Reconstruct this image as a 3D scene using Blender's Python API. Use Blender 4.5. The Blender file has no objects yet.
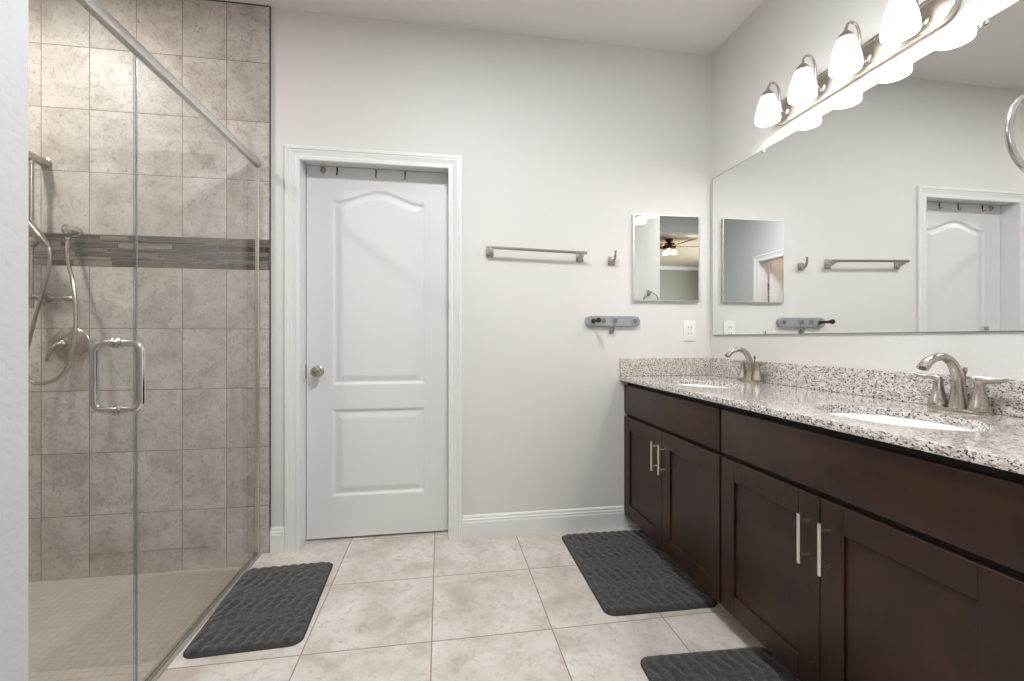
import bpy, bmesh, math, random
from mathutils import Vector, Matrix, noise as mnoise
PI = math.pi
random.seed(7)
sc = bpy.context.scene
C = sc.collection

# ------------------------------------------------------------------ camera
cam_d = bpy.data.cameras.new('camera'); cam = bpy.data.objects.new('camera', cam_d); C.objects.link(cam)
cam_d.sensor_fit = 'HORIZONTAL'; cam_d.sensor_width = 36.0
cam_d.lens = 449.54 * 36.0 / 1024.0
cam_d.shift_y = -2.11 / 1024.0
cam_d.clip_start = 0.02
cam.location = (0, 0, 1.1286)
cam.rotation_euler = (PI / 2, 0, -math.radians(9.053))
sc.camera = cam
# ------------------------------------------------------------------ world, exposure
w = bpy.data.worlds.new('world'); sc.world = w; w.use_nodes = True
bg = w.node_tree.nodes['Background']; bg.inputs[0].default_value = (0.80, 0.90, 1.0, 1); bg.inputs[1].default_value = 1.5
sc.view_settings.view_transform = 'Standard'; sc.view_settings.look = 'None'
sc.view_settings.gamma = 1.0; sc.view_settings.use_curve_mapping = False
sc.view_settings.exposure = 0.27

def area(name, loc, rot, sx, sy, power, col=(1, 1, 1)):
    l = bpy.data.lights.new(name, 'AREA'); l.shape = 'RECTANGLE'; l.size = sx; l.size_y = sy
    l.energy = power; l.color = col
    o = bpy.data.objects.new(name, l); C.objects.link(o); o.location = loc; o.rotation_euler = rot; return o
def point(name, loc, r, power, col=(1, 1, 1), parent=None):
    l = bpy.data.lights.new(name, 'POINT'); l.shadow_soft_size = r; l.energy = power; l.color = col
    o = bpy.data.objects.new(name, l); C.objects.link(o); o.location = loc
    if parent: o.parent = parent
    return o
WARM = (1.0, 0.96, 0.92)
P_DAY_FILL, P_SHOWER, P_CEIL_FILL, P_FAN, P_CLOSET, P_BULB, E_SHADE = 130, 22, 34, 14, 12, 3.0, 3.0
area('bedroom_daylight_fill', (-3.02, -2.7, 1.5), (0, -PI / 2, 0), 1.6, 1.9, P_DAY_FILL, (0.90, 0.96, 1.0))  # daylight fill from behind the camera, added at an unseen bedroom window
area('shower_lamp_light', (-2.04, 1.81, 2.858), (0, 0, 0), 0.13, 0.13, P_SHOWER, (1.0, 0.94, 0.88))
area('ceiling_fill_light', (0.15, 1.0, 2.84), (0, 0, 0), 0.34, 0.34, P_CEIL_FILL, (0.97, 0.98, 1.0))  # overhead fill added out of view to lift and even the room
point('closet_lamp_light', (-1.25, 0.45, 2.6), 0.06, P_CLOSET, (1.0, 0.72, 0.55))

# ------------------------------------------------------------------ dimensions
D = 2.545; XR = 1.6506; H = 2.876
XG = -0.945            # glass plane of the shower
XS = -2.75             # left end of the shower
ZS = -0.059            # shower floor
XL = -0.60             # left wall beside the camera
YN = 0.63              # side wall at the near end of the vanity
ZC = 0.9036            # counter top

# ------------------------------------------------------------------ node helpers
class NT:
    def __init__(s, name):
        s.m = bpy.data.materials.new(name); s.m.use_nodes = True; s.t = s.m.node_tree
        s.b = s.t.nodes['Principled BSDF']; s.out = s.t.nodes['Material Output']
    def n(s, kind, **kw):
        nd = s.t.nodes.new(kind)
        for k, v in kw.items():
            if k.startswith('i_'):
                nd.inputs[k[2:].replace('_', ' ')].default_value = v
            else: setattr(nd, k, v)
        return nd
    def l(s, a, b): s.t.links.new(a, b)
    def math(s, op, a, b=None, c=None):
        nd = s.t.nodes.new('ShaderNodeMath'); nd.operation = op
        for i, x in enumerate((a, b, c)):
            if x is None: continue
            if hasattr(x, 'links'): s.l(x, nd.inputs[i])
            else: nd.inputs[i].default_value = x
        return nd.outputs[0]
    def mix(s, f, a, b, mode='MIX'):
        nd = s.t.nodes.new('ShaderNodeMix'); nd.data_type = 'RGBA'; nd.blend_type = mode
        for sock, x in ((nd.inputs[0], f), (nd.inputs[6], a), (nd.inputs[7], b)):
            if hasattr(x, 'links'): s.l(x, sock)
            else: sock.default_value = x if isinstance(x, float) else (*x, 1) if len(x) == 3 else x
        return nd.outputs[2]
    def ramp(s, f, stops):
        nd = s.t.nodes.new('ShaderNodeValToRGB'); cr = nd.color_ramp
        while len(cr.elements) < len(stops): cr.elements.new(0.5)
        for e, (p, c) in zip(cr.elements, stops):
            e.position = p; e.color = (*c, 1) if len(c) == 3 else c
        s.l(f, nd.inputs[0]); return nd.outputs[0]
    def coord(s): return s.n('ShaderNodeNewGeometry').outputs['Position']
    def noise(s, vec, scale, detail=4, rough=0.55, dims='3D', w=None, dist=0.0):
        nd = s.n('ShaderNodeTexNoise', noise_dimensions=dims); nd.inputs['Scale'].default_value = scale
        nd.inputs['Detail'].default_value = detail; nd.inputs['Roughness'].default_value = rough
        nd.inputs['Distortion'].default_value = dist
        s.l(vec, nd.inputs['Vector'])
        if w is not None: s.l(w, nd.inputs['W'])
        return nd.outputs[0]
    def bump(s, h, strength=0.2, dist=0.002):
        nd = s.n('ShaderNodeBump'); nd.inputs['Strength'].default_value = strength; nd.inputs['Distance'].default_value = dist
        s.l(h, nd.inputs['Height']); s.l(nd.outputs[0], s.b.inputs['Normal']); return nd
    def set(s, col=None, rough=None, metal=None, **kw):
        for key, x in (('Base Color', col), ('Roughness', rough), ('Metallic', metal)):
            if x is None: continue
            if hasattr(x, 'links'): s.l(x, s.b.inputs[key])
            else: s.b.inputs[key].default_value = (*x, 1) if isinstance(x, tuple) else x
        for k, v in kw.items():
            s.b.inputs[k.replace('_', ' ')].default_value = v
        return s

def plain(name, col, rough=0.5, metal=0.0, var=0.04, scale=12, bump=0.0, bscale=200, **kw):
    t = NT(name); p = t.coord()
    f = t.noise(p, scale, 3)
    c2 = tuple(max(0, x * (1 - var * 2)) for x in col)
    t.set(t.mix(f, col, c2), rough, metal, **kw)
    if bump: t.bump(t.noise(p, bscale, 2), bump, 0.0015)
    return t.m

def wallpaint(name, col, bump=0.25):
    t = NT(name); p = t.coord()
    n = t.noise(p, 1.3, 2)
    t.set(t.mix(n, col, tuple(x * 0.985 for x in col)), 0.6)
    h = t.noise(p, 75, 3, 0.5)
    h2 = t.math('SMOOTH_MIN', t.math('MULTIPLY', h, 1.0), 0.56, 0.1)
    t.bump(h2, bump, 0.0025); return t.m

def tile(name, ax, off, size, grout, cols, gcol, rough, mscale=6, tone=0.10, bstr=0.5, gap_rough=0.8, vein=0.5):
    """ax: which two axes; off/size: grid origin and pitch."""
    t = NT(name); p = t.coord()
    sx = t.n('ShaderNodeSeparateXYZ'); t.l(p, sx.inputs[0])
    cells = []; masks = []
    for a, o, s_ in zip(ax, off, size):
        u = t.math('DIVIDE', t.math('SUBTRACT', sx.outputs[a], o), s_)
        cells.append(t.math('FLOOR', u)); fr = t.math('FRACT', u)
        e = t.math('MULTIPLY', t.math('MINIMUM', fr, t.math('SUBTRACT', 1.0, fr)), s_)
        masks.append(e)
    edge = t.math('MINIMUM', masks[0], masks[1])
    g = t.n('ShaderNodeMapRange'); g.inputs[1].default_value = grout * 0.5 - 0.0006; g.inputs[2].default_value = grout * 0.5 + 0.0006
    t.l(edge, g.inputs[0]); g = g.outputs[0]
    cid = t.math('ADD', t.math('MULTIPLY', cells[0], 7.31), t.math('MULTIPLY', cells[1], 13.77))
    wn = t.n('ShaderNodeTexWhiteNoise', noise_dimensions='1D'); t.l(cid, wn.inputs['W'])
    big = t.noise(p, mscale, 5, 0.62, '4D', cid, 0.4)
    fine = t.noise(p, mscale * 5.5, 6, 0.72, '4D', cid, 1.2)
    c = t.ramp(big, [(0.30, cols[0]), (0.50, cols[1]), (0.70, cols[2])])
    c = t.mix(t.math('MULTIPLY', t.ramp(fine, [(0.50, (0, 0, 0)), (0.68, (1, 1, 1))]), vein * 0.8), c, cols[3])
    c = t.mix(t.math('MULTIPLY', wn.outputs[0], tone), c, cols[0])
    c = t.mix(g, gcol, c)
    r = t.math('ADD', t.math('MULTIPLY', t.math('SUBTRACT', 1.0, g), gap_rough - rough), t.math('ADD', rough, t.math('MULTIPLY', fine, 0.06)))
    t.set(c, r)
    hh = t.n('ShaderNodeMapRange'); hh.inputs[1].default_value = 0.0; hh.inputs[2].default_value = grout * 1.2; t.l(edge, hh.inputs[0])
    t.bump(t.math('ADD', hh.outputs[0], t.math('MULTIPLY', fine, 0.15)), bstr, 0.0015)
    return t.m

M = {}
M['wall'] = wallpaint('wall_paint_greige', (0.73, 0.72, 0.705))
M['ceil'] = wallpaint('ceiling_paint', (0.80, 0.79, 0.78), 0.4)
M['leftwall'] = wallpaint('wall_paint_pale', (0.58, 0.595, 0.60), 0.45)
M['bedwall'] = wallpaint('bedroom_paint', (0.36, 0.35, 0.31))
M['bedceil'] = wallpaint('bedroom_ceiling_paint', (0.6, 0.5, 0.38))
M['trim'] = plain('trim_white_paint', (0.80, 0.80, 0.80), 0.32, var=0.01)
M['door'] = plain('door_white_paint', (0.77, 0.775, 0.78), 0.38, var=0.01)
M['bedfloor'] = plain('bedroom_carpet', (0.42, 0.38, 0.33), 0.9, bump=0.5)
M['floor'] = tile('floor_travertine_tile', (0, 1), (-0.0317, 2.16), (0.4602, 0.4602), 0.0048,
    [(0.45, 0.39, 0.345), (0.61, 0.57, 0.53), (0.72, 0.70, 0.67), (0.33, 0.30, 0.275)], (0.30, 0.23, 0.19), 0.34, 4.5, 0.12, 0.4, vein=0.8)
wt = [(0.38, 0.335, 0.30), (0.55, 0.515, 0.485), (0.66, 0.64, 0.615), (0.20, 0.175, 0.155)]
M['tile_low'] = tile('shower_tile_lower', (0, 2), (-1.9299, 0.2493), (0.2089, 0.3094), 0.0036, wt, (0.25, 0.20, 0.17), 0.40, 6.5, 0.3, 0.5, vein=0.95)
M['tile_up'] = tile('shower_tile_upper', (0, 2), (-1.9299, 1.9539), (0.2089, 0.3094), 0.0036, wt, (0.25, 0.20, 0.17), 0.40, 6.5, 0.3, 0.5, vein=0.95)
M['tile_side'] = tile('shower_tile_side', (1, 2), (0.1, 0.2493), (0.2089, 0.3094), 0.0036, wt, (0.25, 0.20, 0.17), 0.40, 6.5, 0.3, 0.5, vein=0.95)
M['curb'] = plain('curb_stone', (0.40, 0.36, 0.31), 0.35, var=0.15, scale=30)

def shower_floor_mat():
    t = NT('shower_floor_mosaic'); p = t.coord()
    v = t.n('ShaderNodeTexVoronoi', feature='DISTANCE_TO_EDGE'); v.inputs['Scale'].default_value = 30; v.inputs['Randomness'].default_value = 0.12
    t.l(p, v.inputs['Vector'])
    m = t.ramp(v.outputs['Distance'], [(0.02, (0, 0, 0)), (0.07, (1, 1, 1))])
    v2 = t.n('ShaderNodeTexVoronoi'); v2.inputs['Scale'].default_value = 30; v2.inputs['Randomness'].default_value = 0.12; t.l(p, v2.inputs['Vector'])
    hs = t.n('ShaderNodeSeparateColor'); t.l(v2.outputs['Color'], hs.inputs[0])
    c = t.mix(hs.outputs[0], (0.50, 0.44, 0.39), (0.53, 0.47, 0.42))
    c = t.mix(m, (0.43, 0.37, 0.32), c)
    t.set(c, 0.45); t.bump(m, 0.25, 0.0015); return t.m
M['shower_floor'] = shower_floor_mat()

def granite():
    t = NT('granite_speckled'); p = t.coord()
    mp = t.n('ShaderNodeMapping'); mp.inputs['Scale'].default_value = (1.0, 0.62, 1.0); mp.inputs['Rotation'].default_value = (0, 0.3, 0.2); t.l(p, mp.inputs[0]); q = mp.outputs[0]
    a = t.noise(q, 75, 4, 0.6, dist=0.5)
    b = t.noise(q, 150, 3, 0.55, dist=0.8)
    d = t.noise(q, 175, 2, 0.5, dist=0.4)
    big = t.noise(q, 12, 3)
    c = t.ramp(a, [(0.33, (0.46, 0.39, 0.34)), (0.44, (0.64, 0.595, 0.55)), (0.58, (0.76, 0.75, 0.725))])
    c = t.mix(t.ramp(b, [(0.54, (0, 0, 0)), (0.585, (1, 1, 1))]), c, (0.25, 0.235, 0.23))
    c = t.mix(t.ramp(d, [(0.585, (0, 0, 0)), (0.62, (1, 1, 1))]), c, (0.045, 0.032, 0.03))
    c = t.mix(t.math('MULTIPLY', big, 0.12), c, (0.6, 0.52, 0.45))
    t.set(c, 0.10, Coat_Weight=0.6, Coat_Roughness=0.04); return t.m
M['granite'] = granite()

def espresso():
    t = NT('espresso_stained_wood'); p = t.coord()
    mp = t.n('ShaderNodeMapping'); mp.inputs['Scale'].default_value = (6, 6, 0.9); t.l(p, mp.inputs[0])
    g = t.noise(mp.outputs[0], 9, 6, 0.65, dist=0.6)
    bl = t.noise(p, 3.5, 3, 0.6)
    c = t.ramp(g, [(0.3, (0.014, 0.0065, 0.005)), (0.7, (0.034, 0.0165, 0.012))])
    c = t.mix(t.ramp(bl, [(0.42, (0, 0, 0)), (0.66, (0.9, 0.9, 0.9))]), c, (0.045, 0.021, 0.012))
    sp = t.n('ShaderNodeTexVoronoi'); sp.inputs['Scale'].default_value = 9; t.l(p, sp.inputs['Vector'])
    c = t.mix(t.ramp(sp.outputs['Distance'], [(0.012, (1, 1, 1)), (0.022, (0, 0, 0))]), c, (0.22, 0.17, 0.13))
    t.set(c, 0.36, Specular_IOR_Level=0.35)
    t.bump(g, 0.06, 0.001); return t.m
M['wood'] = espresso()
M['wooddark'] = plain('cabinet_gap_dark', (0.008, 0.006, 0.006), 0.6)

def rug():
    t = NT('charcoal_plush'); p = t.coord()
    n = t.noise(p, 170, 4, 0.75); b = t.noise(p, 14, 3, 0.6)
    c = t.mix(n, (0.012, 0.0118, 0.012), (0.070, 0.068, 0.069))
    nap = t.noise(p, 42, 4, 0.65, dist=1.5)
    c = t.mix(t.ramp(nap, [(0.46, (0, 0, 0)), (0.60, (0.8, 0.8, 0.8))]), c, (0.011, 0.0105, 0.011))
    c = t.mix(t.math('MULTIPLY', b, 0.3), c, (0.03, 0.0295, 0.03))
    t.set(c, 0.95, Sheen_Weight=0.35, Sheen_Roughness=0.5)
    t.bump(n, 0.8, 0.003); return t.m
M['rug'] = rug()
M['rugrim'] = plain('rug_binding', (0.03, 0.03, 0.031), 0.8, bump=0.3)

def metal(name, col, rough, aniso=0.0):
    t = NT(name); p = t.coord()
    mp = t.n('ShaderNodeMapping'); mp.inputs['Scale'].default_value = (40, 40, 400); t.l(p, mp.inputs[0])
    n = t.noise(mp.outputs[0], 4, 2)
    t.set(col, t.math('ADD', t.math('MULTIPLY', n, rough * 0.3), rough * 0.85), 1.0); return t.m
M['nickel'] = metal('brushed_nickel', (0.47, 0.43, 0.39), 0.27)
M['greymetal'] = metal('satin_grey_nickel', (0.50, 0.49, 0.48), 0.24)
M['chrome'] = metal('polished_chrome', (0.66, 0.65, 0.64), 0.10)
M['pull'] = metal('satin_nickel_pull', (0.80, 0.76, 0.70), 0.32)
M['brass'] = metal('aged_brass', (0.45, 0.36, 0.24), 0.35)
M['bronze'] = metal('dark_bronze', (0.10, 0.05, 0.04), 0.4)
M['alu'] = metal('satin_aluminium', (0.82, 0.82, 0.82), 0.30)
M['darkmetal'] = metal('dark_edge_metal', (0.12, 0.115, 0.11), 0.4)
M['plategrey'] = plain('grey_painted_metal', (0.36, 0.39, 0.42), 0.42, metal=0.3)
M['porcelain'] = plain('white_porcelain', (0.86, 0.87, 0.88), 0.12, var=0.005)
M['plastic'] = plain('white_plastic', (0.83, 0.83, 0.83), 0.35, var=0.01)
M['black'] = plain('black_recess', (0.01, 0.01, 0.01), 0.6)
M['drain'] = M['chrome']
M['hosemetal'] = metal('shower_hose_metal', (0.52, 0.46, 0.41), 0.25)

def mirror_mat():
    t = NT('mirror_silver'); g = t.n('ShaderNodeBsdfGlossy'); g.inputs['Roughness'].default_value = 0.0
    p = t.coord(); n = t.noise(p, 2.0, 1)
    t.l(t.mix(n, (0.86, 0.875, 0.86), (0.865, 0.88, 0.865)), g.inputs['Color'])
    t.l(g.outputs[0], t.out.inputs['Surface']); return t.m
M['mirror'] = mirror_mat()

def thin_glass(name, tint, gloss=1.0):
    t = NT(name); tr = t.n('ShaderNodeBsdfTransparent'); gl = t.n('ShaderNodeBsdfGlossy'); gl.inputs['Roughness'].default_value = 0.0
    p = t.coord(); n = t.noise(p, 3, 1)
    t.l(t.mix(n, tint, tuple(x * 0.99 for x in tint)), tr.inputs['Color'])
    fr = t.n('ShaderNodeLayerWeight'); fr.inputs['Blend'].default_value = 0.5
    sch = t.math('ADD', 0.04, t.math('MULTIPLY', 0.96, t.math('POWER', fr.outputs['Facing'], 5.0)))
    mx = t.n('ShaderNodeMixShader'); t.l(t.math('MULTIPLY', sch, gloss), mx.inputs[0])
    t.l(tr.outputs[0], mx.inputs[1]); t.l(gl.outputs[0], mx.inputs[2]); t.l(mx.outputs[0], t.out.inputs['Surface'])
    return t.m
M['glass'] = thin_glass('shower_clear_glass', (0.935, 0.95, 0.94))
M['seal'] = thin_glass('seal_clear_vinyl', (0.80, 0.83, 0.84), 1.5)

def emit(name, col, strength):
    t = NT(name); p = t.coord(); n = t.noise(p, 8, 1)
    t.set((0.9, 0.9, 0.88), 0.3)
    t.l(t.mix(n, col, tuple(x * 0.98 for x in col)), t.b.inputs['Emission Color'])
    t.b.inputs['Emission Strength'].default_value = strength; return t.m
M['shade'] = emit('lit_frosted_glass_shade', (1.0, 0.96, 0.91), E_SHADE)
M['lens'] = emit('lit_lamp_lens', (1.0, 0.95, 0.88), 12.0)
M['fanshade'] = emit('lit_fan_shade', (1.0, 0.82, 0.55), 4.0)

# ------------------------------------------------------------------ mesh helpers
def new(): return bmesh.new()
def box(bm, x0, x1, y0, y1, z0, z1, bev=0.0, seg=2, mi=0):
    r = bmesh.ops.create_cube(bm, size=1.0)['verts']
    for v in r:
        v.co = Vector(((x0 + x1) / 2 + v.co.x * (x1 - x0), (y0 + y1) / 2 + v.co.y * (y1 - y0), (z0 + z1) / 2 + v.co.z * (z1 - z0)))
    fs = {f for v in r for f in v.link_faces}
    for f in fs: f.material_index = mi
    if bev:
        es = {e for v in r for e in v.link_edges}
        bmesh.ops.bevel(bm, geom=list(es), offset=bev, segments=seg, profile=0.5, affect='EDGES')
    return bm
def frame_of(t, ref):
    t = t.normalized(); u = ref - t * ref.dot(t)
    if u.length < 1e-5:
        ref = Vector((1, 0, 0)) if abs(t.x) < 0.9 else Vector((0, 1, 0)); u = ref - t * ref.dot(t)
    u.normalize(); return u, t.cross(u)
def tube(bm, pts, rad, seg=12, closed=False, sq=1.0, ref=None):
    """round tube; rad a number or a list; sq flattens across the second axis (number or list)"""
    pts = [Vector(p) for p in pts]; n = len(pts)
    R = rad if isinstance(rad, (list, tuple)) else [rad] * n
    Q = sq if isinstance(sq, (list, tuple)) else [sq] * n
    rings = []; ref = Vector(ref) if ref else Vector((0, 0, 1))
    for i, p in enumerate(pts):
        if closed: t = pts[(i + 1) % n] - pts[i - 1]
        else: t = pts[min(i + 1, n - 1)] - pts[max(i - 1, 0)]
        u, v = frame_of(t, ref); ref = u
        rings.append([bm.verts.new(p + u * R[i] * math.cos(a) + v * R[i] * Q[i] * math.sin(a)) for a in [2 * PI * k / seg for k in range(seg)]])
    for i in range(n if closed else n - 1):
        a, b = rings[i], rings[(i + 1) % n]
        for k in range(seg):
            bm.faces.new((a[k], a[(k + 1) % seg], b[(k + 1) % seg], b[k]))
    if not closed:
        bm.faces.new(rings[0][::-1]); bm.faces.new(rings[-1])
    return bm
def spline(pts, n=8):
    pts = [Vector(p) for p in pts]; out = []
    for i in range(len(pts) - 1):
        p0 = pts[max(i - 1, 0)]; p1 = pts[i]; p2 = pts[i + 1]; p3 = pts[min(i + 2, len(pts) - 1)]
        for k in range(n):
            t = k / n
            out.append(0.5 * ((2 * p1) + (p2 - p0) * t + (2 * p0 - 5 * p1 + 4 * p2 - p3) * t * t + (3 * p1 - p0 - 3 * p2 + p3) * t ** 3))
    out.append(pts[-1]); return out
def lerps(vals, n): 
    out = []
    for i in range(len(vals) - 1):
        out += [vals[i] + (vals[i + 1] - vals[i]) * k / n for k in range(n)]
    return out + [vals[-1]]
def lathe(bm, prof, c=(0, 0, 0), axis='Z', seg=32, sx=1.0, sy=1.0):
    """prof: (radius, height) pairs, from c along axis"""
    c = Vector(c); rings = []
    def place(x, y, z):
        if axis == 'Z': return c + Vector((x * sx, y * sy, z))
        if axis == 'Y': return c + Vector((x * sx, z, y * sy))
        if axis == '-Y': return c + Vector((x * sx, -z, y * sy))
        if axis == '-X': return c + Vector((-z, x * sx, y * sy))
        return c + Vector((z, x * sx, y * sy))
    for r, h in prof:
        if r < 1e-6: rings.append([bm.verts.new(place(0, 0, h))])
        else: rings.append([bm.verts.new(place(r * math.cos(2 * PI * k / seg), r * math.sin(2 * PI * k / seg), h)) for k in range(seg)])
    for a, b in zip(rings, rings[1:]):
        for k in range(seg):
            k2 = (k + 1) % seg
            if len(a) == 1 and len(b) == 1: continue
            if len(a) == 1: bm.faces.new((a[0], b[k2], b[k]))
            elif len(b) == 1: bm.faces.new((a[k], a[k2], b[0]))
            else: bm.faces.new((a[k], a[k2], b[k2], b[k]))
    for rg, fl in ((rings[0], 1), (rings[-1], 0)):
        if len(rg) > 1 and prof[0] != prof[-1]: bm.faces.new(rg[::-1] if fl else rg)
    return bm
def sweep_rect(bm, prof, path, closed=False):
    """mitred moulding: prof = (offset outward in plane, out of plane); path pts in (a, z) of the wall plane y"""
    pass

def wloc(o):
    v = Vector((0, 0, 0))
    while o: v += o.location; o = o.parent
    return v
def obj(name, bm, mat, parent=None, angle=35, origin=None):
    bmesh.ops.recalc_face_normals(bm, faces=bm.faces)
    me = bpy.data.meshes.new(name)
    if parent: off = wloc(parent)
    elif origin: off = Vector(origin)
    else:
        xs = [v.co.x for v in bm.verts]; ys = [v.co.y for v in bm.verts]; zs = [v.co.z for v in bm.verts]
        off = Vector(((min(xs) + max(xs)) / 2, (min(ys) + max(ys)) / 2, min(zs)))
    bm.transform(Matrix.Translation(-off)); bm.to_mesh(me); bm.free()
    for p in me.polygons: p.use_smooth = True
    me.set_sharp_from_angle(angle=math.radians(angle))
    for m in (mat if isinstance(mat, (list, tuple)) else [mat]): me.materials.append(m)
    o = bpy.data.objects.new(name, me); C.objects.link(o)
    if parent: o.parent = parent
    else: o.location = off
    return o
def struct(name, bm, mat, parent=None, angle=35):
    o = obj(name, bm, mat, parent, angle)
    if not parent: o['kind'] = 'structure'
    return o
def tag(o, label, cat, group=None):
    o['label'] = label; o['category'] = cat
    if group: o['group'] = group
    return o
def thing(name, label, cat, loc, group=None):
    o = bpy.data.objects.new(name, None); C.objects.link(o); o.location = loc; o.empty_display_size = 0.05
    return tag(o, label, cat, group)
def sthing(name, loc):
    o = bpy.data.objects.new(name, None); C.objects.link(o); o.location = loc; o.empty_display_size = 0.05
    o['kind'] = 'structure'; return o
def copy_tree(o, parent=None):
    c = o.copy(); C.objects.link(c)
    if parent: c.parent = parent
    for ch in list(o.children): copy_tree(ch, c)
    return c

# ================================================================== THE SETTING
# floor and ceiling
b = new(); box(b, -0.924, XR + 0.12, -0.86, 2.80, -0.12, 0.0); 
floor = struct('floor', b, M['floor'])
b = new(); box(b, XS - 0.12, XG - 0.026, 0.77, D + 0.1, -0.16, ZS); struct('floor_shower', b, M['shower_floor'])
b = new(); box(b, XS - 0.12, XR + 0.12, -0.86, 2.80, H, H + 0.1); struct('ceiling', b, M['ceil'])
# curb between the two floors
b = new(); box(b, -0.969, -0.9255, 0.782, D - 0.012, ZS + 0.001, 0.004, 0.002); struct('trim_2', b, M['curb'])

# back wall with the door opening
ox0, ox1, oz = -0.745, 0.053, 2.100
b = new()
box(b, -0.885, ox0, D, D + 0.12, 0, H); box(b, ox1, XR + 0.12, D, D + 0.12, 0, H); box(b, ox0, ox1, D, D + 0.12, oz, H)
box(b, XG + 0.03, -0.885, D, D + 0.12, 0, H)
box(b, XS - 0.12, XG + 0.03, D, D + 0.12, ZS, H)
struct('wall_back', b, M['wall'])
b = new(); box(b, XR, XR + 0.12, YN - 0.11, D, 0, H); struct('wall_right', b, M['wall'])
# side wall closing the near end of the vanity
b = new(); box(b, 1.012, XR, YN - 0.11, YN, 0, H, 0.004); struct('wall_near', b, M['wall'])
# passage wall continuing toward the bedroom
b = new(); box(b, 1.012, 1.13, -0.74, YN - 0.11, 0, H); struct('wall_passage', b, M['wall'])
# left wall with the closet doorway
dy0, dy1, dz = 0.09, 0.60, 2.075
b = new()
box(b, XL - 0.12, XL, -0.74, dy0, 0, H); box(b, XL - 0.12, XL, dy1, 0.652, 0, H); box(b, XL - 0.12, XL, dy0, dy1, dz, H)
struct('wall_left', b, M['leftwall'])
# wall between closet and shower
b = new(); box(b, XS - 0.12, XL, 0.653, 0.769, ZS, H, 0.003); struct('wall_shower_front', b, M['leftwall'])
b = new(); box(b, XS, XG + 0.03, 0.770, 0.780, ZS, 2.82); struct('wall_shower_near', b, [M['tile_low']])
b = new(); box(b, XS - 0.12, XS, 0.77, D, ZS, H); struct('wall_shower_left', b, M['tile_side'])
# header over the opening to the bedroom
b = new(); box(b, XL - 0.12, 1.13, -0.86, -0.74, 2.60, H); struct('wall_header', b, M['leftwall'])
# closet
b = new()
box(b, -1.80, -1.70, -0.30, 0.652, 0, 2.7); box(b, -1.70, XL - 0.122, -0.30, -0.20, 0, 2.7); box(b, -1.70, XL - 0.122, -0.20, 0.652, 2.62, 2.7)
struct('wall_closet', b, M['wall'])
b = new(); box(b, -1.70, -0.925, -0.2, 0.652, -0.1, 0); struct('floor_closet', b, M['floor'])

# tiled part of the back wall
YT = D - 0.010
wsb = new()
box(wsb, XS, -0.887, YT, D - 0.0005, ZS, 1.486, mi=0)
box(wsb, XS, -0.887, YT, D - 0.0005, 1.6455, 2.871, mi=1)
box(wsb, XS, -0.887, YT + 0.003, D - 0.0005, 1.486, 1.6455, mi=2)
tw = struct('wall_shower_back', wsb, [M['tile_low'], M['tile_up'], plain('band_grout', (0.42, 0.38, 0.34), 0.7)])
def mosaic(name, cols):
    bm = new(); z = 1.4885; rows = [0.029, 0.0155, 0.023, 0.0165, 0.0285, 0.0115, 0.020]
    for h in rows:
        x = XS + 0.002
        while x < -0.889:
            wd = random.uniform(0.10, 0.27); x1 = min(x + wd, -0.889)
            if x1 - x > 0.01:
                mi = random.choice([0, 0, 1, 2, 2, 3, 4, 5])
                box(bm, x, x1 - 0.002, YT - 0.0006, YT + 0.0035, z, z + h - 0.002, 0.0007, 1, mi)
            x = x1
        z += h + 0.0005 + (1.6455 - 1.4885 - sum(rows) - 0.0035) / 7
    return obj(name, bm, cols, tw)
mc = [plain('mosaic_stone_taupe', (0.17, 0.13, 0.105), 0.35, var=0.12, scale=40), plain('mosaic_glass_charcoal', (0.035, 0.034, 0.036), 0.15),
      plain('mosaic_stone_tan', (0.25, 0.205, 0.175), 0.4, var=0.1, scale=40), plain('mosaic_glass_grey', (0.10, 0.095, 0.092), 0.15),
      plain('mosaic_glass_brown', (0.09, 0.068, 0.055), 0.15), plain('mosaic_stone_grey', (0.17, 0.15, 0.14), 0.3, var=0.1, scale=40)]
mosaic('mosaic_band', mc)
b = new(); box(b, -0.8868, -0.8835, YT - 0.004, D - 0.0002, 0.135, 2.8752, 0.0006, 1); box(b, XS, -0.8835, YT - 0.004, D - 0.0002, 2.8715, 2.8752, 0.0006, 1)
struct('trim_1', b, M['darkmetal'])

# baseboards: profile extruded along x or y
def baseboard(name, a0, a1, pos, axis='x', sign=-1, h=0.132, mat='trim'):
    prof = [(0, 0), (0.015, 0), (0.015, h * 0.70), (0.0125, h * 0.74), (0.0125, h * 0.82), (0.0085, h * 0.86), (0.0085, h * 0.93), (0.004, h * 0.985), (0, h)]
    bm = new(); rows = []
    for a in (a0, a1):
        rows.append([bm.verts.new((a, pos + sign * d, z) if axis == 'x' else (pos + sign * d, a, z)) for d, z in prof])
    n = len(prof)
    for i in range(n): bm.faces.new((rows[0][i], rows[0][(i + 1) % n], rows[1][(i + 1) % n], rows[1][i]))
    bm.faces.new(rows[0][::-1]); bm.faces.new(rows[1])
    return struct(name, bm, M[mat], angle=20)
baseboard('baseboard_back', 0.120, 1.079, D - 0.0005)
baseboard('baseboard_corner', -0.8825, -0.813, D - 0.0005)
baseboard('baseboard_left', -0.73, -0.005, XL + 0.0005, 'y', 1)
baseboard('baseboard_passage', -0.73, YN - 0.01, 1.0115, 'y', -1)

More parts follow.
